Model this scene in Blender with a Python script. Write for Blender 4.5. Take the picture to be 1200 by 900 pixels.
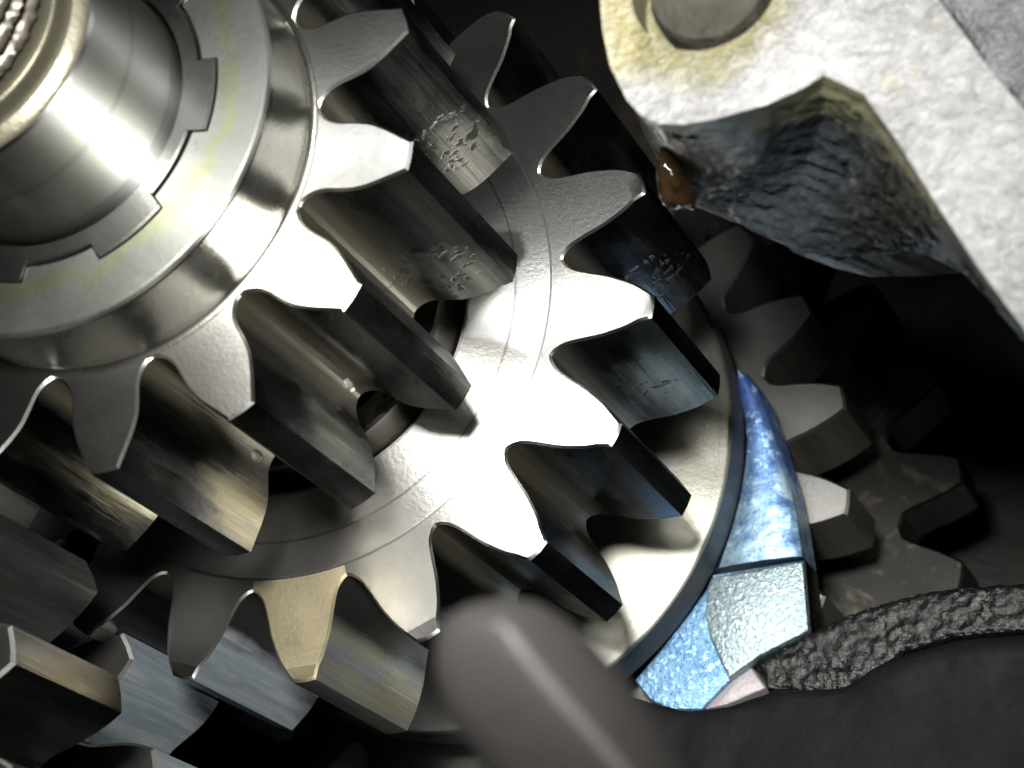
import bpy, bmesh, math, random
from mathutils import Vector, Matrix
random.seed(7)
for o in list(bpy.data.objects): bpy.data.objects.remove(o)
S = 0.02                      # one working unit (tip radius of the front gear) = 20 mm
scene = bpy.context.scene
COL = scene.collection
# ---------------------------------------------------------------- measured camera (axis of the main shaft = world Z)
U_ = Vector((0.92487246, 0.0, -0.38027744))
W_ = Vector((-0.12969481, 0.94004402, -0.31543065))
D_ = Vector((0.35747753, 0.34105313, 0.86942083))
FPX = 2927.783
CAM = Vector((3.95624083, -2.83149028, 5.82422289))      # in units
def c2w(v): return Vector((v.dot(U_), -v.dot(W_), -v.dot(D_)))
def ray(px, py): return c2w(Vector(((px-600)/FPX, (py-450)/FPX, 1.0)))
def at(px, py, t):
    """point of the plane z = -t seen at photo pixel (px, py)"""
    r = ray(px, py); k = (-t-CAM.z)/r.z
    return CAM + r*k
cd = bpy.data.cameras.new('camera'); cam = bpy.data.objects.new('camera', cd); COL.objects.link(cam)
X, Y, Z = c2w(Vector((1,0,0))), c2w(Vector((0,-1,0))), c2w(Vector((0,0,-1)))
M = Matrix(((X.x,Y.x,Z.x,CAM.x*S),(X.y,Y.y,Z.y,CAM.y*S),(X.z,Y.z,Z.z,CAM.z*S),(0,0,0,1)))
cam.matrix_world = M
cd.sensor_width = 36; cd.lens = 36*FPX/1200
cd.clip_start = 0.005; cd.clip_end = 10
cd.dof.use_dof = True; cd.dof.focus_distance = 8.3*S; cd.dof.aperture_fstop = 86
scene.camera = cam
# ---------------------------------------------------------------- light: a torch beside the lens, a second lamp, a dim room
wd = bpy.data.worlds.new('World'); scene.world = wd; wd.use_nodes = True
wd.node_tree.nodes['Background'].inputs[0].default_value = (0.80, 0.92, 1.0, 1)
wd.node_tree.nodes['Background'].inputs[1].default_value = 0.004
def lamp(name, loc, tgt, energy, size, col=(1,1,1), spot=None):
    if spot:
        l = bpy.data.lights.new(name, 'SPOT'); l.spot_size = math.radians(spot); l.spot_blend = 1.0; l.shadow_soft_size = size*S
    else:
        l = bpy.data.lights.new(name, 'AREA'); l.shape = 'DISK'; l.size = size*S
    l.energy = energy; l.color = col
    o = bpy.data.objects.new(name, l); COL.objects.link(o)
    o.location = Vector(loc)*S
    o.rotation_euler = (Vector(tgt)-Vector(loc)).to_track_quat('-Z','Y').to_euler()
    return o
lamp('torch', (2.98, -1.08, 6.6), (1.0,-.45,-1.0), 4.8, .60, (1.0,.985,.94), 44)
lamp('second_torch', (2.5, 2.9, 6.4), (.6,0,-.3), .42, .20, (.97,.98,1.0), 50)
scene.view_settings.view_transform = 'Standard'; scene.view_settings.look = 'None'
scene.view_settings.exposure = 0.0; scene.view_settings.gamma = 1
# ---------------------------------------------------------------- helpers
def mesh(name, verts, faces, mats, parent=None, fmat=None, sharp=32, smooth=True):
    me = bpy.data.meshes.new(name)
    me.from_pydata([tuple(Vector(v)*S) for v in verts], [], faces)
    if not isinstance(mats, (list, tuple)): mats = [mats]
    for m in mats: me.materials.append(m)
    if fmat:
        for p, i in zip(me.polygons, fmat): p.material_index = i
    bm = bmesh.new(); bm.from_mesh(me); bmesh.ops.recalc_face_normals(bm, faces=bm.faces) if fmat is None else None
    bm.to_mesh(me); bm.free()
    if smooth:
        for p in me.polygons: p.use_smooth = True
        me.set_sharp_from_angle(angle=math.radians(sharp))
    me.update()
    o = bpy.data.objects.new(name, me); COL.objects.link(o)
    if parent: 
        o.parent = parent
        o.matrix_parent_inverse = Matrix.Translation(-parent.location)
    return o
def empty(name, label, cat, loc, group=None):
    o = bpy.data.objects.new(name, None); COL.objects.link(o)
    o.location = Vector(loc)*S; o.empty_display_size = .005
    o['label'] = label; o['category'] = cat
    if group: o['group'] = group
    return o
def tag(o, label, cat, group=None):
    o['label'] = label; o['category'] = cat
    if group: o['group'] = group
    return o
def lathe(name, prof, mats, parent=None, c=(0,0), seg=160, fm=None, sharp=32, wob=None):
    """prof: list of (r, z); fm material index per profile segment"""
    V, F, G = [], [], []
    n = len(prof)
    for i in range(seg):
        a = 2*math.pi*i/seg
        for k, (r, z) in enumerate(prof):
            if wob: r = r + wob(a, z, k)
            V.append((c[0]+r*math.cos(a), c[1]-r*math.sin(a), z))
    for i in range(seg):
        j = (i+1) % seg
        for k in range(n-1):
            F.append((i*n+k, i*n+k+1, j*n+k+1, j*n+k)); G.append(fm[k] if fm else 0)
    o = mesh(name, V, F, mats, parent, None, sharp)
    if fm:
        for p, g in zip(o.data.polygons, G): p.material_index = g
    return o
def inset2d(P, dist, closed=True):
    n = len(P); Q = []
    A = sum(P[i][0]*P[(i+1)%n][1]-P[(i+1)%n][0]*P[i][1] for i in range(n)); sg = 1 if A > 0 else -1
    for i in range(n):
        a, b, c = Vector(P[i-1][:2]), Vector(P[i][:2]), Vector(P[(i+1)%n][:2])
        d1 = (b-a).normalized() if (b-a).length > 1e-9 else Vector((1,0)); d2 = (c-b).normalized() if (c-b).length > 1e-9 else d1
        n1 = Vector((-d1.y, d1.x))*sg; n2 = Vector((-d2.y, d2.x))*sg
        m = n1+n2
        m = m/ max(m.dot(n1), .35) if m.length > 1e-6 else n1
        q = b + m*dist; Q.append((q.x, q.y))
    return Q
def prism(name, P, z0, z1, mats, parent=None, ch=.015, sharp=32, fmat_side=None, tilt=None):
    """outline P (xy, units) extruded from z0 (near the lens) down to z1 with a rounded front edge"""
    n = len(P); V = []; F = []; G = []
    rings = [(ch, 0.0), (ch*.35, ch*.3), (0, ch)] if ch else [(0, 0)]
    for ins, dz in rings:
        Q = inset2d(P, ins) if ins else [(p[0], p[1]) for p in P]
        for x, y in Q: V.append((x, y, z0-dz+(tilt(x, y) if tilt else 0)))
    for x, y in [(p[0], p[1]) for p in P]: V.append((x, y, z1))
    R = len(rings)+1
    F.append(tuple(range(n))); G.append(0)
    for k in range(R-1):
        for i in range(n):
            j = (i+1) % n
            F.append((k*n+i, k*n+j, (k+1)*n+j, (k+1)*n+i)); G.append(1 if k == R-2 and fmat_side else 0)
    F.append(tuple(range((R-1)*n, R*n))[::-1]); G.append(0)
    o = mesh(name, V, F, mats, parent, None, sharp)
    for p, g in zip(o.data.polygons, G): p.material_index = g
    return o
def smooth_poly(P, it=2, keep=()):
    for _ in range(it):
        Q = []
        for i in range(len(P)):
            a, b = P[i], P[(i+1)%len(P)]
            Q.append((a[0]*.75+b[0]*.25, a[1]*.75+b[1]*.25)); Q.append((a[0]*.25+b[0]*.75, a[1]*.25+b[1]*.75))
        P = Q
    return P
def px(P, t): return [tuple(at(x, y, t)[:2]) for x, y in P]
# ---------------------------------------------------------------- materials
class NT:
    def __init__(s, name):
        s.m = bpy.data.materials.new(name); s.m.use_nodes = True; s.t = s.m.node_tree; s.b = s.t.nodes['Principled BSDF']
        g = s.n('ShaderNodeNewGeometry'); k = s.n('ShaderNodeVectorMath', operation='SCALE'); k.inputs['Scale'].default_value = 1/S
        s.l(g.outputs['Position'], k.inputs[0]); s.P = k.outputs[0]; s.geo = g
    def n(s, kind, **kw):
        x = s.t.nodes.new(kind)
        for a, b in kw.items(): setattr(x, a, b)
        return x
    def l(s, a, b): s.t.links.new(a, b)
    def map(s, scale, loc=(0,0,0), rot=(0,0,0)):
        x = s.n('ShaderNodeMapping'); x.inputs['Scale'].default_value = scale; x.inputs['Location'].default_value = loc; x.inputs['Rotation'].default_value = rot
        s.l(s.P, x.inputs[0]); return x.outputs[0]
    def noise(s, vec, sc, det=3, rough=.55, dist=0):
        x = s.n('ShaderNodeTexNoise'); x.inputs['Scale'].default_value = sc; x.inputs['Detail'].default_value = det
        x.inputs['Roughness'].default_value = rough; x.inputs['Distortion'].default_value = dist
        if vec is not None: s.l(vec, x.inputs['Vector'])
        return x.outputs['Fac']
    def vor(s, vec, sc, feature='F1'):
        x = s.n('ShaderNodeTexVoronoi', feature=feature); x.inputs['Scale'].default_value = sc
        s.l(vec, x.inputs['Vector']); return x.outputs['Distance']
    def ramp(s, fac, stops, interp='LINEAR'):
        x = s.n('ShaderNodeValToRGB'); x.color_ramp.interpolation = interp; e = x.color_ramp.elements
        while len(e) < len(stops): e.new(.5)
        for el, (p, c) in zip(e, stops):
            el.position = p; el.color = (c, c, c, 1) if isinstance(c, (int, float)) else (*c, 1)
        s.l(fac, x.inputs[0]); return x.outputs[0]
    def mix(s, fac, a, b, mode='MIX'):
        x = s.n('ShaderNodeMix', data_type='RGBA', blend_type=mode)
        for v, i in ((fac, 0), (a, 6), (b, 7)):
            if isinstance(v, (int, float)): x.inputs[i].default_value = v if i == 0 else (v, v, v, 1)
            elif isinstance(v, tuple): x.inputs[i].default_value = (*v, 1)
            else: s.l(v, x.inputs[i])
        return x.outputs[2]
    def math(s, op, a, b=None, c=None):
        x = s.n('ShaderNodeMath', operation=op)
        for i, v in enumerate((a, b, c)):
            if v is None: continue
            if isinstance(v, (int, float)): x.inputs[i].default_value = v
            else: s.l(v, x.inputs[i])
        return x.outputs[0]
    def vec(s, op, a, b=None):
        x = s.n('ShaderNodeVectorMath', operation=op)
        for i, v in enumerate((a, b)):
            if v is None: continue
            if isinstance(v, tuple): x.inputs[i].default_value = v
            else: s.l(v, x.inputs[i])
        return x.outputs['Value'] if op in ('LENGTH', 'DISTANCE', 'DOT_PRODUCT') else x.outputs[0]
    def bump(s, h, strength, dist=.01, prev=None):
        x = s.n('ShaderNodeBump'); x.inputs['Strength'].default_value = strength; x.inputs['Distance'].default_value = dist*S
        s.l(h, x.inputs['Height'])
        if prev is not None: s.l(prev, x.inputs['Normal'])
        return x.outputs[0]
    def set(s, **kw):
        nm = dict(col='Base Color', metal='Metallic', rough='Roughness', aniso='Anisotropic', tan='Tangent', nor='Normal', coat='Coat Weight', crough='Coat Roughness', ior='IOR', trans='Transmission Weight', spec='Specular IOR Level')
        for k, v in kw.items():
            i = s.b.inputs[nm[k]]
            if isinstance(v, (int, float)): i.default_value = v
            elif isinstance(v, tuple): i.default_value = (*v, 1)
            else: s.l(v, i)
        return s.m
    def radial(s, c=(0,0)):
        q = s.vec('SUBTRACT', s.P, (c[0], c[1], 0)); q = s.vec('MULTIPLY', q, (1,1,0))
        return s.vec('LENGTH', q), s.vec('NORMALIZE', q)
def turned(name, col, rough=.34, aniso=.75, c=(0,0), ring=.5, tint=None, spots=.3, lines=60, axial=False, bmp=.16, stain=None):
    """lathe turned steel: fine concentric tool marks round the axis through c"""
    n = NT(name); r, rad = n.radial(c)
    cmb = n.n('ShaderNodeCombineXYZ'); n.l(n.vec('DOT_PRODUCT', n.P, (0,0,1)) if axial else r, cmb.inputs[0])
    if axial: rad = n.vec('ADD', n.vec('MULTIPLY', rad, (0,0,0)), (0,0,1))
    fine = n.noise(cmb.outputs[0], lines*2.2, 4, .75); coarse = n.noise(cmb.outputs[0], lines*.45, 2, .5)
    patch = n.noise(n.P, 5, 4, .6); gr = n.noise(n.P, 60, 3, .7)
    base = n.mix(n.ramp(patch, [(.35, 0), (.7, 1)]), col, tint or tuple(x*.86 for x in col))
    thin = n.ramp(coarse, [(.33, 0), (.40, 1)])
    base = n.mix(n.math('MULTIPLY', n.math('SUBTRACT', 1.0, thin), ring), base, tuple(x*.35 for x in col))
    base = n.mix(n.math('MULTIPLY', n.ramp(gr, [(.55, 0), (.75, 1)]), spots), base, tuple(x*.6 for x in col))
    if stain:
        r0, r1, scol = stain
        m_ = n.ramp(n.math('ABSOLUTE', n.math('DIVIDE', n.math('SUBTRACT', n.math('ADD', r, n.math('MULTIPLY', n.math('SUBTRACT', n.noise(n.P, 4, 5, .7, .8), .5), .22)), (r0+r1)/2), (r1-r0)/2)), [(.3, .55), (1, 0)])
        base = n.mix(m_, base, scol)
    if not axial:   # grime and dark specks left by oil
        gm = n.ramp(n.noise(n.P, 3.2, 6, .7, 1.2), [(.54, 0), (.66, 1)])
        base = n.mix(n.math('MULTIPLY', gm, .22), base, (.20,.18,.13))
        sm = n.ramp(n.noise(n.P, 26, 4, .7, .5), [(.66, 0), (.70, 1)])
        base = n.mix(n.math('MULTIPLY', sm, .35), base, (.12,.11,.09))
    h = n.math('ADD', n.math('MULTIPLY', fine, .7), n.math('MULTIPLY', gr, .5))
    rg = n.math('ADD', n.math('MULTIPLY', patch, .16), rough-.08)
    return n.set(col=base, metal=1.0, rough=rg, aniso=aniso, tan=rad, nor=n.bump(h, bmp, .008))
def nzc(n, sc):
    x = n.n('ShaderNodeTexNoise'); x.inputs['Scale'].default_value = sc; x.inputs['Detail'].default_value = 4; n.l(n.P, x.inputs['Vector']); return x.outputs['Color']
def flank(name, cols, rough=.33, pits=None, band=None, metal=1.0, lit_band=None):
    """oily, heat tinted tooth flank with long grinding marks; pits = list of (centre, radius)"""
    n = NT(name)
    lon = n.map((16, 16, .9)); a = n.noise(lon, 1.0, 4, .6, .3); b = n.noise(n.map((1, 1, .5)), 3.2, 4, .62, .6)
    scr = n.noise(n.map((90, 90, 2)), 1.0, 3, .6); gr = n.noise(n.P, 45, 4, .7)
    k = len(cols); st = [(.28+.44*i/(k-1), c) for i, c in enumerate(cols)]
    base = n.ramp(n.math('ADD', n.math('MULTIPLY', a, .65), n.math('MULTIPLY', b, .35)), st)
    base = n.mix(n.math('MULTIPLY', n.ramp(scr, [(.5, 0), (.72, 1)]), .35), base, tuple(min(1, x*1.8) for x in cols[k//2]))
    nor = n.bump(n.math('ADD', n.math('MULTIPLY', a, .6), n.math('MULTIPLY', scr, .25)), .22, .02)
    rg = n.ramp(n.noise(n.map((1, 1, .4)), 6, 4, .6), [(.3, rough-.14), (.7, rough+.08)])
    # unground, tea coloured root of the teeth on the main shaft
    r_, rad_ = n.radial(); zz = n.vec('DOT_PRODUCT', n.P, (0,0,1)); front = n.math('GREATER_THAN', zz, -1.0)
    rr = n.math('SUBTRACT', r_, n.math('SUBTRACT', .985, n.math('MULTIPLY', front, .285)))
    rr = n.math('ADD', rr, n.math('MULTIPLY', n.math('SUBTRACT', b, .5), .07))
    rootm = n.math('MULTIPLY', n.ramp(rr, [(.022, 1), (.070, 0)]), .8)
    base = n.mix(rootm, base, (.15,.136,.09)); rg = n.mix(rootm, rg, .45)
    met = n.mix(rootm, metal, .65)
    if lit_band:    # highlight at the tip, shade at the root painted in like a rubbed band
        litm = n.ramp(n.math('ADD', rr, n.math('MULTIPLY', n.math('SUBTRACT', a, .5), .10)), [(lit_band[0], 0), (lit_band[1], 1)])
        base = n.mix(litm, (.05,.052,.05), base)
    for ctr, rad, colr in (band or []):
        q = n.vec('SUBTRACT', n.P, tuple(ctr)); q = n.vec('MULTIPLY', q, (1, 1, .45)); dd = n.vec('LENGTH', q)
        dd = n.math('ADD', dd, n.math('MULTIPLY', n.math('SUBTRACT', gr, .5), rad*.5))
        dd = n.math('ADD', dd, n.math('MULTIPLY', n.math('SUBTRACT', b, .5), rad*1.5))
        mk = n.ramp(n.math('DIVIDE', dd, rad), [(.45, 1), (1.1, 0)])
        mk = n.math('MULTIPLY', mk, n.ramp(a, [(.36, .25), (.6, .9)])); base = n.mix(mk, base, colr); rg = n.mix(mk, rg, .42); met = n.mix(mk, met, .6)
    for ctr, rad in (pits or []):
        q = n.vec('SUBTRACT', n.P, tuple(ctr)); dd = n.vec('LENGTH', q)
        dd = n.math('ADD', dd, n.math('MULTIPLY', n.math('SUBTRACT', n.noise(n.P, 9, 3), .5), rad*1.4))
        mk = n.ramp(n.math('DIVIDE', dd, rad), [(.75, 1), (1.0, 0)])
        wp = n.vec('ADD', n.P, n.vec('MULTIPLY', n.vec('SUBTRACT', nzc(n, 12), (.5,.5,.5)), (.16,.16,.16))); vv = n.math('MULTIPLY', n.vor(wp, 25), n.math('ADD', .36, n.noise(n.P, 7, 3, .6))); pit = n.math('MULTIPLY', n.ramp(n.math('ADD', vv, n.math('MULTIPLY', gr, .35)), [(.44, 1), (.54, 0)]), mk)
        base = n.mix(pit, base, (.015, .014, .012)); nor = n.bump(n.math('SUBTRACT', 1.0, pit), .22, .012, nor); rg = n.mix(pit, rg, .5); met = n.mix(pit, met, .3)
    return n.set(col=n.mix(1.0, base, .54, 'MULTIPLY'), metal=met, rough=rg, nor=nor)
def rough_cast(name, stops, rough=(.25, .6), sc=18, strength=.8, dist=.05, metal=.2, stretch=(1,1,1), coat=0, spec=.5, dirt=None):
    n = NT(name); v = n.map(stretch)
    a = n.noise(v, sc, 5, .65, .3); b = n.noise(n.P, sc*.18, 4, .6); c = n.noise(v, sc*3.2, 3, .6)
    col = n.ramp(n.math('ADD', n.math('MULTIPLY', b, .6), n.math('MULTIPLY', a, .4)), stops)
    h = n.math('ADD', a, n.math('MULTIPLY', c, .3))
    if dirt:
        q = n.vec('LENGTH', n.vec('SUBTRACT', n.P, dirt[0])); q = n.math('ADD', q, n.math('MULTIPLY', n.math('SUBTRACT', b, .5), .12))
        mk = n.ramp(q, [(dirt[1], 1), (dirt[2], 0)])
        col = n.mix(n.math('MULTIPLY', mk, n.ramp(a, [(.3, 1), (.7, .55)])), col, (.10,.09,.03))
        scr = n.ramp(n.noise(n.map((3, 9, 3), rot=(0, 0, .9)), 2.2, 5, .7, 1.5), [(.36, 1), (.42, 0)])
        col = n.mix(n.math('MULTIPLY', scr, .55), col, (.07,.07,.065))
        yl = n.ramp(n.noise(n.P, 2.6, 3, .6, .8), [(.62, 0), (.70, 1)]); col = n.mix(n.math('MULTIPLY', yl, .35), col, (.30,.27,.13))
    return n.set(col=col, metal=metal, rough=n.ramp(b, [(.3, rough[0]), (.7, rough[1])]), nor=n.bump(h, strength, dist), coat=coat, crough=.12, spec=spec)
STEEL = [(.05,.052,.055), (.13,.135,.135), (.07,.072,.075), (.19,.185,.165), (.09,.095,.10)]
BLUE = [(.045,.047,.05), (.10,.115,.135), (.06,.062,.063), (.19,.22,.245), (.08,.08,.08)]
GOLD = [(.05,.05,.048), (.11,.105,.088), (.06,.063,.068), (.16,.148,.11), (.08,.085,.09)]
face1 = turned('turned_face_steel', (.58,.575,.545), .405, .87, spots=.25, ring=.15)
face2 = turned('turned_face_steel_ringed', (.50,.495,.475), .405, .87, ring=.8, lines=80)
face3 = turned('far_face_steel', (.24,.236,.225), .44, .6, ring=.2)
hubm = turned('polished_hub_steel', (.36,.355,.32), .27, .3, ring=.1, spots=.2, axial=True)
# ---------------------------------------------------------------- gear builder
P1 = [(1.0,.045),(.955,.066),(.90,.091),(.85,.106),(.80,.109),(.765,.109),(.735,.115),(.713,.128),(.70,.143)]
P2 = [(1.293,.040),(1.255,.061),(1.22,.080),(1.167,.099),(1.13,.110),(1.06,.124),(1.02,.135),(1.0,.147),(.987,.160)]
def crom(P, m=3):
    out = []
    for i in range(len(P)-1):
        p0, p1, p2, p3 = P[max(i-1,0)], P[i], P[i+1], P[min(i+2,len(P)-1)]
        for s in range(m):
            t = s/m
            out.append(tuple(.5*(2*b+(c-a)*t+(2*a-5*b+4*c-d)*t*t+(3*b-a-3*c+d)*t**3) for a, b, c, d in zip(p0, p1, p2, p3)))
    return out+[P[-1]]
def tooth_mesh(name, half, root, N, th, z0, z1, c, mats, parent, ch=.011, chb=.016, rb=None, tiprim=0, vz=.05):
    """one tooth with half of the valley on either side; front face material 0, flanks material 1"""
    hp = math.pi/N
    side = [(r, w/r) for r, w in crom(half)] + [(root, hp)]
    ol = [(r, -a) for r, a in reversed(side)] + [(side[0][0]*1.002, 0)] + [(r, a) for r, a in side]
    pt = lambda r, a: (c[0]+r*math.cos(th+a), c[1]-r*math.sin(th+a))
    P = [pt(r, a) for r, a in ol]; n = len(P)
    arc = [pt(rb, hp-2*hp*i/6) for i in range(7)]
    Q = inset2d(P+arc, ch)[:n]; QB = inset2d(P+arc, chb)[:n]
    def fix(Qx, ins):   # ends stay on the sector border
        Qx[0] = pt(root-ins, -hp); Qx[-1] = pt(root-ins, hp); return Qx
    fix(Q, ch); fix(QB, chb)
    dz = lambda i: max(0, ol[i][0]-tiprim)*.5 if tiprim else 0
    V = [(*q, z0-dz(i)) for i, q in enumerate(Q)]+[(*p, z0-ch-dz(i)) for i, p in enumerate(P)]+[(*p, z1+chb) for p in P]+[(*q, z1) for q in QB]
    V += [(*a, z0) for a in arc]+[(*a, z1) for a in arc]
    F, G = [], []
    for k in range(3):
        for i in range(n-1):
            F.append((k*n+i, (k+1)*n+i, (k+1)*n+i+1, k*n+i+1)); G.append(0 if k == 0 else (2 if len(mats) > 2 and max(ol[i][0], ol[i+1][0]) < root+vz else 1))
    if tiprim:
        ks = [i for i in range(n) if ol[i][0] >= tiprim-1e-4]; ka, kb = ks[0], ks[-1]
        F.append(tuple(range(ka, kb+1))); G.append(0)
        F.append(tuple(range(ka+1))+tuple(range(kb, n))+tuple(range(4*n, 4*n+7))); G.append(0)
    else: F.append(tuple(range(n))+tuple(range(4*n, 4*n+7))); G.append(0)
    F.append(tuple(range(3*n, 4*n))[::-1]+tuple(range(4*n+7, 4*n+14))[::-1]); G.append(1)
    o = mesh(name, V, F, mats, parent, None, 23)
    for p, g in zip(o.data.polygons, G): p.material_index = g
    return o
N1, A1, T1L = 14, -.419708, .857
N2, A2, T2F, T2B = 18, -1.067454, 1.2874, 2.0826
def tp(r, th, t): return (r*math.cos(th), -r*math.sin(th), -t)
ang1 = lambda k, s=0: A1+k*2*math.pi/N1+s
ang2 = lambda k, s=0: A2+k*2*math.pi/N2+s
worn = (.42,.42,.36); worn2 = (.34,.38,.38)
f_steel = flank("tooth_flank_dark_steel", STEEL, .32,
    pits=[(tp(.87, ang1(0,.11), .56), .15), (tp(.84, ang1(1,.12), .62), .17)],
    band=[(tp(.88, ang1(0,.10), .74), .16, worn), (tp(.9, ang1(1,.10), .76), .13, worn), (tp(.9, ang1(3,-.11), .55), .12, (.36,.36,.29))])
f_gold = flank('tooth_flank_brown_oil', GOLD, .28, band=[(tp(.9, ang1(4,-.09), .70), .15, (.42,.36,.20))])
f_blue = flank('tooth_flank_blue_tint', BLUE, .27,
    pits=[(tp(1.14, ang2(2,.10), 1.78), .14), (tp(1.16, ang2(3,.09), 1.80), .09)],
    band=[(tp(1.17, ang2(3,.085), 1.75), .14, worn2)])
varnish = flank('tan_varnished_root', [(.11,.095,.06), (.20,.18,.125), (.14,.125,.085)], .5, metal=.6)
f_goldb = flank('gold_streaked_flank', [(.20,.20,.19), (.55,.52,.34), (.34,.38,.40), (.62,.62,.55)], .36, metal=.65, lit_band=(.11,.16))  # gold tint, lightened so the colour holds the lit tip band
f_glint = flank('glint_blue_flank', [(.42,.52,.61), (.72,.80,.86), (.50,.61,.70), (.82,.88,.92), (.46,.57,.68)], .34, metal=.6, lit_band=(.12,.17))  # paler than the other flanks: blue white glint put into the colour
face2g = turned('gold_oil_filmed_face', (.64,.56,.37), .44, .5, ring=.5, lines=26)
dark = flank('dark_oily_steel', [(.06,.06,.06), (.12,.12,.115), (.08,.08,.08)], .3)
# ---------------------------------------------------------------- front gear
g1 = empty('spur_gear', 'polished front gear with bright smooth teeth, right behind the big flat washer', 'gear', (0,0,-T1L), 'gears stacked on the shaft')
RB1 = .672
lathe('gear_body', [(.63,.272),(.660,.272),(.671,.262),(.671,.22)]+[(.695-.024*math.cos(a*math.pi/12), .024-.024*math.sin(a*math.pi/12)+.0008) for a in range(7)]+[(RB1-.02,-T1L),(.60,-T1L),(.60,-.95)], [hubm, face1, dark], g1, fm=[0,0,0,0]+[0]*6+[2,2,2], sharp=20)  # back of the body darkened against light bouncing between the gears
for k in range(N1):
    fl = {0: f_steel, 1: f_steel, 2: f_steel, 3: f_steel, 4: f_gold, 5: f_blue, 13: f_steel}.get(k, f_blue)
    tooth_mesh('tooth', P1, .6965, N1, A1+k*2*math.pi/N1, 0, -T1L, (0,0), [face1, fl], g1, rb=RB1-.02, ch=.008)
# ---------------------------------------------------------------- rear gear
g2 = empty('spur_gear', 'larger second gear with ringed tool marks and one golden tooth, behind the front gear', 'gear', (0,0,-T2B), 'gears stacked on the shaft')
RB2 = .945
z2 = -T2F
lathe('gear_body', [(.60,z2-.10),(.635,z2-.012),(.65,z2),(RB2-.016,z2),(RB2-.009,z2-.003),(RB2,z2-.0002),(RB2,-T2B),(.72,-T2B),(.70,-T2B-.3)], [face2, dark], g2, fm=[0,0,0,0,0,1,0,1])
lathe('boss_ring', [(.585,z2-.30),(.585,z2+.07),(.575,z2+.08),(.50,z2+.08)], [hubm], g2)
for k in range(N2):
    fl = {0: f_steel, 1: f_steel, 2: f_blue, 3: f_blue, 4: f_blue, 5: f_gold, 6: f_blue, 7: f_goldb, 8: f_glint}.get(k, f_steel)
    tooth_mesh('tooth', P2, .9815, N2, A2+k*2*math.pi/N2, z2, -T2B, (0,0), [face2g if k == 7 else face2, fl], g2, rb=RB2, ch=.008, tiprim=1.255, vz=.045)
# ---------------------------------------------------------------- sliding gear with flange and fork groove
T3F, T3B, N3 = 3.25, 3.70, 21
g3 = empty('sliding_gear', 'dim out of focus gear with a round flange, behind the blue fork', 'gear', (0,0,-T3B))
A3 = -.282
f_dull3 = flank('dim_gear_flank', [(.08,.08,.074), (.18,.175,.155), (.11,.11,.10)], .42, metal=.7)
P3 = [(1.47,.055),(1.40,.085),(1.34,.105),(1.28,.118),(1.23,.128),(1.20,.145)]
lathe('gear_body', [(.9,-3.0),(.92,-T3F+.005),(1.165,-T3F+.005),(1.165,-T3B),(.5,-T3B)], [face3, dark], g3, fm=[1,0,1,1])
rim_dark = rough_cast('dull_dark_rim', [(.3, (.02,.021,.022)), (.7, (.04,.041,.042))], (.5,.7), 12, .3, .02, .2, spec=.3)
fl3 = turned('flange_face_steel', (.34,.335,.29), .42, .75, ring=.15)
lathe('flange', [(.62,-2.80),(.70,-2.75),(1.118,-2.75),(1.128,-2.757),(1.13,-2.768),(1.13,-2.94),(.9,-2.94),(.9,-3.02)], [fl3, rim_dark], g3, fm=[0,0,0,0,1,1,1], sharp=50)
for k in range(N3):
    tooth_mesh('tooth', P3, 1.185, N3, A3+k*2*math.pi/N3, -T3F, -T3B, (0,0), [face3, f_dull3], g3, rb=1.165)
# ---------------------------------------------------------------- shaft, thrust washer, splined ring
sh = empty('threaded_shaft', 'round brushed steel shaft with a threaded end, upper left corner', 'shaft', (0,0,-.36))
barrel = turned('brushed_barrel', (.32,.32,.31), .36, 1.0, ring=.6, lines=40, axial=True, bmp=.02)
def add_scratches(m):
    pass
lathe('barrel', [(.41,.30),(.41,.40),(.41,.60),(.41,.775),(.41,.788),(.404,.80)], [barrel], sh, sharp=15)
bright = flank('shoulder_steel', [(.10,.10,.09), (.20,.197,.18), (.14,.138,.125)], .26, metal=1.0)
lathe('shoulder', [(.404,.80),(.396,.812),(.382,.818),(.370,.829),(.362,.832),(.356,.828),(.350,.836),(.349,.868),(.344,.880),(.336,.884),(.328,.880),(.322,.89),(.318,.91),(.29,.912)], [bright], sh, sharp=60)
from mathutils import noise as noise_n
def tri(x): x = x % 1; return abs(2*x-1)
V, F = [], []
seg, nz = 220, 90
for i in range(seg):
    a = 2*math.pi*i/seg
    for k in range(nz):
        z = .89+k*.012
        r = .275+.052*min(1, 1.5*tri(z/.062-i/seg))*(1 if z > .90 else 0.3)+.009*noise_n.fractal(Vector((14*math.cos(a), 14*math.sin(a), 40*z)), .7, 2, 3)
        V.append((r*math.cos(a), -r*math.sin(a), z))
for i in range(seg):
    j = (i+1) % seg
    for k in range(nz-1): F.append((i*nz+k, i*nz+k+1, j*nz+k+1, j*nz+k))
thread_m = flank('thread_oily_steel', [(.05,.045,.07), (.22,.20,.27), (.07,.065,.08)], .2, metal=1.0)
mesh('thread', V, F, thread_m, sh, sharp=60)
wz = .295
def ring_r(a, rin, rout, grow=0):
    k = round((a+.05)/.8976); d = a+.05-k*.8976
    s = max(0, min(1, (.222+grow-abs(d))/.016+.5)); return rin+(rout-rin)*s
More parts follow.
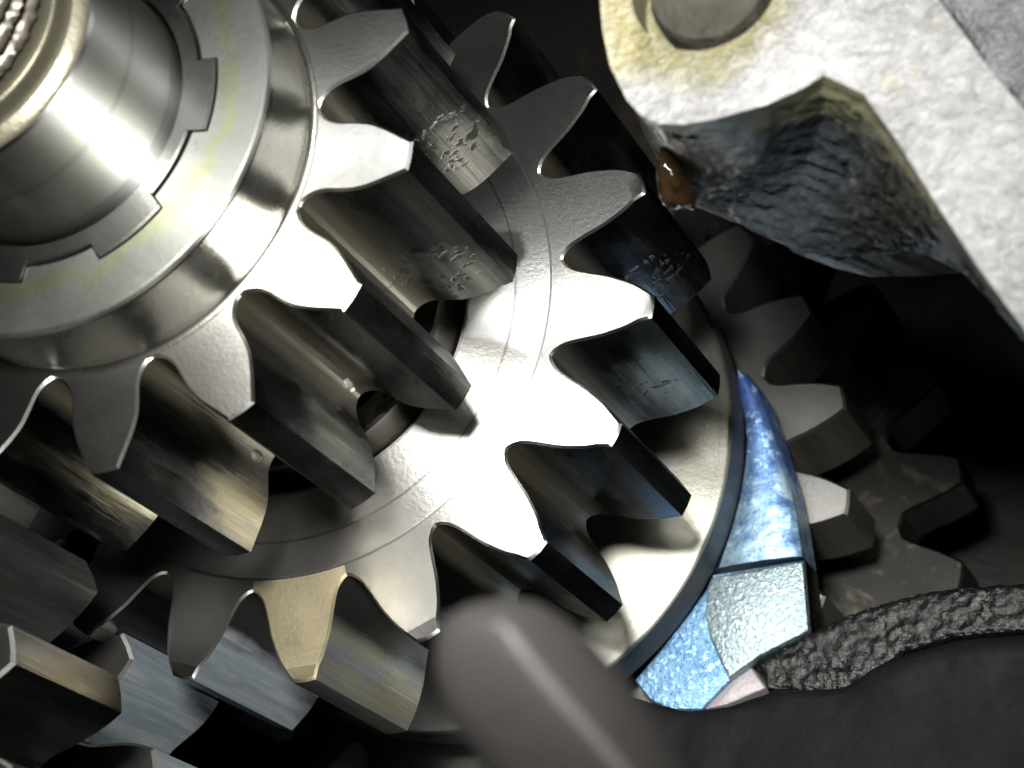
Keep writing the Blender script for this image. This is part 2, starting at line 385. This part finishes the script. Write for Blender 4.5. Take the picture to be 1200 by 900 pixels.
def annulus(name, fin, fout, zt, zb, mats, parent=None, seg=720, ch=.006):
    V, F, G = [], [], []
    for i in range(seg):
        a = 2*math.pi*i/seg; ri, ro = fin(a), fout(a); ca, sa = math.cos(a), -math.sin(a)
        for r, z in ((ri, zb), (ri, zt-ch), (ri+ch, zt), (ri*.5+ro*.5, zt), (ro-ch, zt), (ro, zt-ch), (ro, zb)):
            V.append((r*ca, r*sa, z))
    for i in range(seg):
        j = (i+1) % seg
        for k in range(6): F.append((i*7+k, i*7+k+1, j*7+k+1, j*7+k))
    return mesh(name, V, F, mats, parent, None, 40)
wm = turned('washer_grey_green', (.32,.325,.305), .42, .45, ring=.12, spots=.35, stain=(.535,.60,(.29,.32,.15)))
tag(annulus('thrust_washer', lambda a: ring_r(a, .486, .534, .004), lambda a: .691, wz+.030, wz+.004, wm), 'large plain grey thrust washer around the shaft', 'washer')['group'] = 'rings round the shaft'
rm = turned('ring_steel', (.33,.33,.315), .30, .5, ring=.2)
tag(annulus('splined_ring', lambda a: .424, lambda a: ring_r(a, .475, .529), wz+.036, wz-.02, rm), 'notched steel locking ring with square tabs, inside the large washer', 'lock ring')
# ---------------------------------------------------------------- two gears of the countershaft, lower left
CX, CY = -1.649, -1.945
lg = empty('countershaft_gear', 'dark broad toothed gear at the left edge below the front gear', 'gear', (CX, CY, -.86), 'countershaft gears')
NL = 24; RL = 1.6
aL = math.atan2(-( -1.069-CY), -.31-CX)
f_dull = flank('dull_grey_flank', [(.08,.085,.085), (.19,.20,.20), (.11,.115,.11), (.25,.245,.225)], .40, metal=.85)
f_brown = flank('brown_tip_flank', [(.018,.0175,.017), (.045,.043,.041), (.03,.029,.028)], .34, metal=.9)
PL = [(1.60,.060),(1.55,.085),(1.49,.105),(1.43,.12),(1.37,.13),(1.33,.145),(1.31,.16)]
lathe('gear_body', [(.3,-.2),(1.27,-.2),(1.27,-.86),(.3,-.86)], [face3, dark], lg, c=(CX,CY), fm=[0,1,1])
for k in range(NL):
    tooth_mesh('tooth', PL, 1.295, NL, aL+k*2*math.pi/NL, -.2, -.86, (CX,CY), [face3, f_brown if k % 2 else f_dull], lg, rb=1.27, chb=.03)
lg2 = empty('countershaft_gear', 'lower gear showing one shiny blue white tooth, bottom left', 'gear', (CX, CY, -2.05), 'countershaft gears')
NB = 20; jp = at(160, 785, 1.4); RBt = math.hypot(jp.x-CX, jp.y-CY); aB = math.atan2(-(jp.y-CY), jp.x-CX)-.07
PB = [(RBt,.055),(RBt-.06,.088),(RBt-.12,.105),(RBt-.18,.115),(RBt-.23,.125),(RBt-.28,.15),(RBt-.30,.17)]
lathe('gear_body', [(.3,-1.4),(RBt-.33,-1.4),(RBt-.33,-2.05),(.3,-2.05)], [face3, dark], lg2, c=(CX,CY), fm=[0,1,1])
for k in range(NB):
    tooth_mesh('tooth', PB, RBt-.31, NB, aB+k*2*math.pi/NB, -1.4, -2.05, (CX,CY), [face3, f_glint], lg2, rb=RBt-.33)
# ---------------------------------------------------------------- shift fork
FT = 2.97
fk = empty('shift_fork', 'shift fork with a blued curved claw, silver pad and black rough arm', 'fork', (*at(840,690,FT)[:2], -FT-.25))
def glitter(name, c1, c2, rough, metal, sc=30, st=.8, tip=False):
    n = NT(name); a = n.noise(n.P, 3.0, 4, .6, .4); b = n.noise(n.P, sc, 4, .7); c = n.noise(n.P, 9, 3, .6, .5)
    col = n.mix(n.ramp(n.math('ADD', n.math('MULTIPLY', a, .6), n.math('MULTIPLY', c, .4)), [(.38, 0), (.62, 1)]), c1, c2)
    if tip:   # temper colours: violet at the thin tip, straw blue towards the thick end
        q = n.vec('LENGTH', n.vec('SUBTRACT', n.P, tuple(at(868, 437, FT)))); q = n.math('ADD', q, n.math('MULTIPLY', n.math('SUBTRACT', a, .5), .35))
        col = n.mix(n.ramp(q, [(.12, 1), (.62, 0)]), col, (.055,.11,.33))
        col = n.mix(n.math('MULTIPLY', n.ramp(q, [(.38, 0), (.55, 1)]), n.ramp(c, [(.42, 0), (.6, .9)])), col, (.28,.39,.44))
    sp = n.ramp(b, [(.56, 0), (.64, 1)])
    col = n.mix(n.math('MULTIPLY', n.ramp(b, [(.34, 1), (.44, 0)]), .5), col, tuple(x*.35 for x in c1))
    col = n.mix(n.math('MULTIPLY', sp, .8), col, tuple(min(1, x*1.7+.1) for x in c2))
    return n.set(col=col, metal=metal, rough=n.ramp(c, [(.3, rough-.1), (.7, rough+.12)]), nor=n.bump(b, st, .02))
blue_m = glitter('heat_blued_steel', (.055,.125,.31), (.17,.30,.44), .40, .75, 20, .15, tip=True)
blue_l = glitter('heat_blued_rough', (.07,.17,.33), (.17,.30,.44), .42, .7, 50, .5)
pad_m = glitter('silver_pad', (.15,.20,.225), (.24,.30,.315), .40, .8, 52, .4)
shade_m = flank('shaded_blued_steel', [(.008,.011,.022), (.02,.026,.05), (.012,.016,.03)], .42, metal=.5)  # inner side of the claw: blued steel with its shade put into the colour
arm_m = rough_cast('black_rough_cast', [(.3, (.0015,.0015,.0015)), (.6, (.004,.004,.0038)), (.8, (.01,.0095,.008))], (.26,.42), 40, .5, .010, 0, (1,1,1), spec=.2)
mauve_m = rough_cast('bare_grey_casting', [(.3, (.16,.145,.155)), (.7, (.23,.21,.22))], (.4,.6), 30, .3, .02, .3)
body = [(742,797),(775,758),(803,722),(826,690),(834,672),(941,655),(948,742),(936,748),(892,771),(856,797),(822,832),(785,832),(760,820)]
prism('prong', px(body, FT), -FT, -FT-.22, [blue_l, dark], fk, .02, fmat_side=True)
# claw: domed front with a leaning inner side
outer = [(868,437),(880,441),(893,464),(905,498),(915,530),(925,562),(934,605),(941,653)]
inner = [(868,437),(866,448),(868,468),(874,495),(876,522),(873,550),(865,590),(853,628),(837,669)]
low = [(862,440),(852,455),(846,474),(842,498),(842,525),(842,552),(836,590),(826,625),(815,660)]
def res(P, n):
    L = [0]
    for a, b in zip(P, P[1:]): L.append(L[-1]+math.dist(a, b))
    o = []
    for i in range(n):
        s = L[-1]*i/(n-1); k = max(j for j in range(len(L)) if L[j] <= s+1e-9); k = min(k, len(P)-2)
        f = (s-L[k])/(L[k+1]-L[k]); o.append((P[k][0]+(P[k+1][0]-P[k][0])*f, P[k][1]+(P[k+1][1]-P[k][1])*f))
    return o
nn = 24; ro, ri, rl = res(outer, nn), res(inner, nn), res(low, nn)
V, F = [], []
rows = 8
for i in range(nn):
    xo, xi, xl = [at(*q, FT) for q in (ro[i], ri[i], rl[i])]
    zt = .035
    V.append((xo.x, xo.y, -FT-.20)); V.append((xo.x, xo.y, -FT+zt-.025))
    for f, dz in ((.08, -.008), (.35, .006), (.65, .006), (.92, -.004)):
        V.append((xo.x+(xi.x-xo.x)*f, xo.y+(xi.y-xo.y)*f, -FT+zt+dz))
    V.append((xi.x+(xl.x-xi.x)*.1, xi.y+(xl.y-xi.y)*.1, -FT+zt-.035)); V.append((xl.x, xl.y, -FT-.17))
for i in range(nn-1):
    for k in range(rows-1): F.append((i*rows+k, i*rows+k+1, (i+1)*rows+k+1, (i+1)*rows+k))
F.append(tuple(range((nn-1)*rows, nn*rows))); F.append(tuple(range(rows))[::-1])
co = mesh('claw', V, F, [blue_m, shade_m], fk, sharp=45)
for i, p in enumerate(co.data.polygons):
    if i < (nn-1)*(rows-1) and i % (rows-1) >= rows-3: p.material_index = 1
pad = [(837,678),(943,659),(950,741),(937,748),(892,771),(856,797),(845,775),(834,750),(828,720),(831,695)]
prism('pad', px(pad, FT), -FT+.03, -FT-.01, [pad_m], fk, .014)
prism('foot', px([(822,832),(856,797),(880,781),(898,806),(852,826)], FT+.02), -FT-.02, -FT-.3, [mauve_m], fk, .012)
armp = [(884,776),(905,764),(948,741),(1008,714),(1060,699),(1102,690),(1160,685),(1230,682),(1300,690),(1300,760),(1215,738),(1120,747),(1060,764),(1010,795),(985,812),(899,808)]
def lumpy(name, P, z0, z1, mat, parent, amp, sc, cuts=60, ch=.02, freq=None):
    """flat topped slab with a really uneven, cast surface (grid clipped to the outline)"""
    o = prism(name, P, z0, z1, [mat], parent, ch)
    bm = bmesh.new(); bm.from_mesh(o.data)
    bmesh.ops.triangulate(bm, faces=[f for f in bm.faces if len(f.verts) > 4])
    for _ in range(cuts):
        E = [e for e in bm.edges if e.calc_length() > sc*S]
        if not E: break
        bmesh.ops.subdivide_edges(bm, edges=E, cuts=1, use_grid_fill=False)
        bmesh.ops.triangulate(bm, faces=[f for f in bm.faces if len(f.verts) > 3])
    from mathutils import noise
    bm.normal_update()
    for v in bm.verts:
        q = v.co/S
        h = noise.fractal(q*(freq or .5/sc), .6, 2.0, 4)
        v.co += v.normal*h*amp*S
    bm.to_mesh(o.data); bm.free()
    for p in o.data.polygons: p.use_smooth = True
    return o
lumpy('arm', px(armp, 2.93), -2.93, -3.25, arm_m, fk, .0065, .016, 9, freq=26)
# ---------------------------------------------------------------- cast bracket, bolt, drop, casing
BT, BL = -.45, .35
top = [(690,-680),(698,-300),(701,-60),(703,0),(706,35),(715,78),(735,118),(752,136),(772,145),(800,146),(840,139),(900,122),(940,104),(965,88),(985,97),(1012,110),(1050,163),(1100,243),(1150,318),(1200,385),(1290,500)]  # upper end runs on unseen, lengthened to shadow the sliding gear from the second torch
lowr = [(692,-660),(699,-280),(702,-40),(706,25),(716,62),(732,105),(752,152),(772,192),(784,222),(806,238),(846,250),(880,268),(930,294),(972,304),(1030,303),(1085,299),(1120,312),(1150,338),(1180,368),(1215,408),(1300,500)]
back = [(1400,520),(1330,300),(1205,135),(1150,68),(1098,-4),(1060,-60),(1020,-300),(1000,-680)]
face_m = rough_cast('pale_cast_aluminium', [(.32, (.06,.06,.05)), (.40, (.13,.13,.128)), (.6, (.205,.205,.207)), (.75, (.30,.30,.303))], (.35,.6), 20, 1.0, .03, .35, dirt=(tuple(at(815, -5, BT)), .20, .30))
web_m = None
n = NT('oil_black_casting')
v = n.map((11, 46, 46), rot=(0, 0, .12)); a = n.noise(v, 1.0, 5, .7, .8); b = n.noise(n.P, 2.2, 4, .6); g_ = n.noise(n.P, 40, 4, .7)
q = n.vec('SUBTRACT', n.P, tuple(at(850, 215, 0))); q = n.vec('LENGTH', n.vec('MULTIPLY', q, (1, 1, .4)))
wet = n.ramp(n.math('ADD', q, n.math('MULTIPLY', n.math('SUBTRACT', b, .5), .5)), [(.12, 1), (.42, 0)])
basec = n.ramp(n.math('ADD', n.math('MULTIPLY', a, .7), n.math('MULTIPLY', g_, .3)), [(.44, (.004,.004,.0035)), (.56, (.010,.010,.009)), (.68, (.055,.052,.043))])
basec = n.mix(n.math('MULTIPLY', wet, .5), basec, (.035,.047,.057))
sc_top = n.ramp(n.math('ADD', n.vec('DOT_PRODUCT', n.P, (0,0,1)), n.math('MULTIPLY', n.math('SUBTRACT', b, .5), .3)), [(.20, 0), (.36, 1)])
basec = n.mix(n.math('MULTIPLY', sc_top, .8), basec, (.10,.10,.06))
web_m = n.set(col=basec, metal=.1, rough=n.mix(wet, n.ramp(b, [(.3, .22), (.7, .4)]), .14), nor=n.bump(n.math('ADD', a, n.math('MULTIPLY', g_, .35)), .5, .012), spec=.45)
br = empty('cast_bracket', 'pale cast aluminium bracket with an oil black underside, upper right', 'bracket', (*at(950,60,BT)[:2], -BL))
bm = bmesh.new()
ol = [at(x, y, BT) for x, y in top+back]
hc = at(826, -21, BT); HR = .196
def lp(P): 
    vs = [bm.verts.new(Vector(p)*S) for p in P]; return vs, [bm.edges.new((vs[i], vs[(i+1)%len(vs)])) for i in range(len(vs))]
v1, e1 = lp(ol); hole = [(hc.x+HR*math.cos(a*math.pi/24), hc.y+HR*math.sin(a*math.pi/24), hc.z) for a in range(48)]
v2, e2 = lp(hole)
bmesh.ops.triangle_fill(bm, use_beauty=True, edges=e1+e2, normal=(0,0,1))
hb = [bm.verts.new(v.co+Vector((0,0,-.12*S))) for v in v2]
for i in range(48): bm.faces.new((v2[i], v2[(i+1)%48], hb[(i+1)%48], hb[i]))
bm.faces.new(hb)
# outer back side down
bs = v1[len(top)-1:]+[v1[0]]
bd = [bm.verts.new((v.co.x, v.co.y, -.6*S)) for v in bs]
for i in range(len(bs)-1): bm.faces.new((bs[i], bs[i+1], bd[i+1], bd[i]))
me = bpy.data.meshes.new('plate'); bmesh.ops.recalc_face_normals(bm, faces=bm.faces); bm.to_mesh(me); bm.free(); me.materials.append(face_m)
o = bpy.data.objects.new('plate', me); COL.objects.link(o); o.parent = br; o.matrix_parent_inverse = Matrix.Translation(-br.location)
# underside: a lofted, dished wall between the face edge and the lower rim
m1 = 460; t1, t2 = res(top, m1), res(lowr, m1)
t1 = [at(x, y, BT) for x, y in t1]; t2 = [at(x, y, BL) for x, y in t2]
from mathutils import noise as mn
V, F = [], []
rows = 70
for i in range(m1):
    for k in range(rows):
        f = k/(rows-1)
        ff = f-.16*math.sin(math.pi*f)*max(0, min(1, (i-150)/70))
        zz = -BT+(-BL+BT)*f
        p = Vector((t1[i].x+(t2[i].x-t1[i].x)*ff, t1[i].y+(t2[i].y-t1[i].y)*ff, zz))
        if 0 < k: 
            h = (mn.fractal(Vector((p.x*13+p.y*4, f*20+p.x*3, p.y*5)), .6, 2, 5)*.011+mn.fractal(Vector((p.x*40, f*50, p.y*14)), .6, 2, 3)*.005)*min(1, k/8)*min(1, max(.15, (i-170)/60))
            dirn = Vector((t2[i].x-t1[i].x+.2, t2[i].y-t1[i].y-.2, 0)).normalized(); p += dirn*h
        V.append(p)
    V.append((t2[i].x+.05, t2[i].y+.05, -BL-.25))
R = rows+1
for i in range(m1-1):
    for k in range(R-1): F.append((i*R+k, i*R+k+1, (i+1)*R+k+1, (i+1)*R+k))
mesh('underside', V, F, web_m, br, sharp=60)
bolt_m = rough_cast('weathered_bolt_head', [(.3, (.008,.007,.005)), (.5, (.022,.020,.016)), (.75, (.04,.037,.031))], (.6,.8), 14, .8, .03, 0, spec=.1)
bo = lathe('bolt', [(.160,-BT-.14),(.160,-BT-.045),(.15,-BT-.02),(.10,-BT-.004),(.0,-BT-.002)], [bolt_m], None, c=(hc.x, hc.y))
tag(bo, 'weathered round bolt head sunk in the pale bracket', 'bolt')
rim_m = rough_cast('olive_gasket_paste', [(.3, (.10,.09,.03)), (.7, (.26,.24,.10))], (.3,.5), 22, .8, .03, 0)
def blob(name, P, mat, r, label, cat):
    """string of overlapping drops grown from one skin"""
    bm = bmesh.new()
    bmesh.ops.create_icosphere(bm, subdivisions=4, radius=1)
    for v in bm.verts:
        q = v.co.copy(); h = 1+.18*mn.fractal(q*1.5+Vector(P), .7, 2, 3)
        v.co = Vector((P[0]+q.x*r[0]*h, P[1]+q.y*r[1]*h, P[2]+q.z*r[2]*h))*S
    me = bpy.data.meshes.new(name); bm.to_mesh(me); bm.free(); me.materials.append(mat)
    for p in me.polygons: p.use_smooth = True
    o = bpy.data.objects.new(name, me); COL.objects.link(o); return tag(o, label, cat)
oil = NT('amber_oil').set(col=(.045,.026,.012), rough=.03, trans=.6, ior=1.47, spec=.6)
dp = at(797, 205, .28)
blob('oil_drop', dp, oil, (.06,.10,.12), 'amber drop of oil hanging from the corner of the bracket underside', 'oil drop')
clear = NT('smoky_oil').set(col=(.16,.15,.13), rough=.08, trans=.4, ior=1.47)
for (x, y, t, r, lab) in ((409, 452, .62, .028, 'small grey oil drop between two teeth of the front gear'),
                          (301, 534, .35, .024, 'small oil drop clinging below a lower tooth of the front gear')):
    p = at(x, y, t); blob('oil_drop', p, clear, (r*.5, r*.7, r*1.2), lab, 'oil drop')['group'] = 'oil drips on the gear teeth'
cast_m = rough_cast('grey_sand_casting', [(.33, (.012,.012,.012)), (.42, (.06,.06,.063)), (.7, (.11,.11,.115))], (.45,.7), 7, 1.0, .08, .2)
cs = lumpy('casing_lug', px([(1085,-40),(1104,0),(1150,66),(1206,140),(1260,220),(1420,240),(1420,-160),(1085,-160)], -.2), .2, -.5, cast_m, None, .02, .06, 6)
tag(cs, 'rough grey casing lug with pitted cracks, in the upper right corner', 'casing')
# ---------------------------------------------------------------- dark block and pale lever near the lens
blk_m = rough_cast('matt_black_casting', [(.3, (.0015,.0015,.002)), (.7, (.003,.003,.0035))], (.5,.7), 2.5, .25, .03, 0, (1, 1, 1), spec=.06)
bp = [(700,800),(760,822),(800,832),(850,828),(905,806),(985,804),(1020,782),(1060,764),(1120,748),(1230,738),(1300,742),(1300,1000),(700,1000)]
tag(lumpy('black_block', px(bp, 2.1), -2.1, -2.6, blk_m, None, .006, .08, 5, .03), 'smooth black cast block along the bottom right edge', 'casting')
def near(x, y, z):   # point at depth z in front of the lens
    r = Vector(((x-600)/FPX*z, (y-450)/FPX*z, z)); return CAM+c2w(r)
ZL = 3.6
lev = [(566,704),(545,709),(522,724),(510,748),(508,785),(520,835),(545,872),(575,915),(640,1020),(740,1150),(960,1150),(862,980),(800,880),(770,838),(735,795),(700,757),(660,722),(630,706),(598,700)]
L3 = [near(x, y, ZL) for x, y in lev]
ctr = [(590,735),(606,770),(640,805),(690,860),(760,940),(850,1080)]
lv = empty('grey_lever', 'blurred grey lever tip with a pale raised ridge, bottom centre', 'lever', near(640,805,ZL+.15))
nrm = (CAM-near(640,805,ZL)).normalized()
lev_m = rough_cast('dull_grey_paint', [(.3, (.062,.058,.057)), (.7, (.082,.077,.075))], (.4,.55), 6, .15, .03, .15)
V, F = [], []
n_ = len(L3); cen = [near(x, y, ZL) for x, y in res(ctr, 30)]
rr = [(0.0, -.22), (0.0, -.03), (.10, .02), (.35, .05), (.7, .075), (.93, .085)]
for p in L3:
    c0 = min(cen, key=lambda q: (q-p).length)
    for f, h in rr: V.append(p.lerp(c0, f)+nrm*h)
R = len(rr)
for i in range(n_):
    j = (i+1) % n_
    for k in range(R-1): F.append((i*R+k, i*R+k+1, j*R+k+1, j*R+k))
F.append(tuple(i*R+R-1 for i in range(n_)))
mesh('bar', V, F, lev_m, lv, sharp=70)
ridge_m = rough_cast('worn_pale_ridge', [(.3, (.19,.18,.18)), (.7, (.24,.228,.228))], (.4,.5), 6, .15, .03, .2)
V, F = [], []
rp = res([(588,730),(606,756),(632,790),(668,832),(700,868),(730,904),(790,985)], 24)
for i, (x, y) in enumerate(rp):
    p = near(x, y, ZL)+nrm*.088; q = near(*(rp[min(i+1, 23)]), ZL)-near(*(rp[max(i-1, 0)]), ZL); q.normalize()
    s = q.cross(nrm); w = .011*min(1, .3+i/3)
    for k in range(7):
        a = math.pi*k/6; V.append(p+s*math.cos(a)*w+nrm*(math.sin(a)*w*.8-.008))
for i in range(23):
    for k in range(6): F.append((i*7+k, i*7+k+1, i*7+k+8, i*7+k+7))
mesh('ridge', V, F, ridge_m, lv, sharp=70)
# ---------------------------------------------------------------- crankcase behind
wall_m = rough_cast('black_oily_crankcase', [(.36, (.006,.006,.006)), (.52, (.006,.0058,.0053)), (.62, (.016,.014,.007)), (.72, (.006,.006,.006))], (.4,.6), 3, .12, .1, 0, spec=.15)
bm = bmesh.new(); bmesh.ops.create_grid(bm, x_segments=60, y_segments=60, size=7*S)
for v_ in bm.verts:
    q = v_.co/S; v_.co.z = (-5.2+.25*mn.fractal(q*.7, .7, 2, 4))*S
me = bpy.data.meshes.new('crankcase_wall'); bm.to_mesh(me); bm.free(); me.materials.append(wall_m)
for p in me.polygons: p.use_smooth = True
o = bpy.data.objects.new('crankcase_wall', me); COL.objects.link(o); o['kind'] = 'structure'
far = empty('far_gear', 'dim gear with blurred teeth in the dark, behind the flanged gear', 'gear', (0,0,-4.4))
far_face = turned('far_dim_face', (.022,.0215,.02), .5, .4, ring=.2)
lathe('gear_body', [(.9,-4.05),(1.47,-4.05),(1.47,-4.4),(.9,-4.4)], [far_face, dark], far, fm=[0,1,1])
P4 = [(1.76,.060),(1.70,.085),(1.64,.105),(1.58,.12),(1.53,.135),(1.50,.15)]
for k in range(24):
    tooth_mesh('tooth', P4, 1.485, 24, .05+k*2*math.pi/24, -4.05, -4.4, (0,0), [far_face, dark], far, rb=1.47)
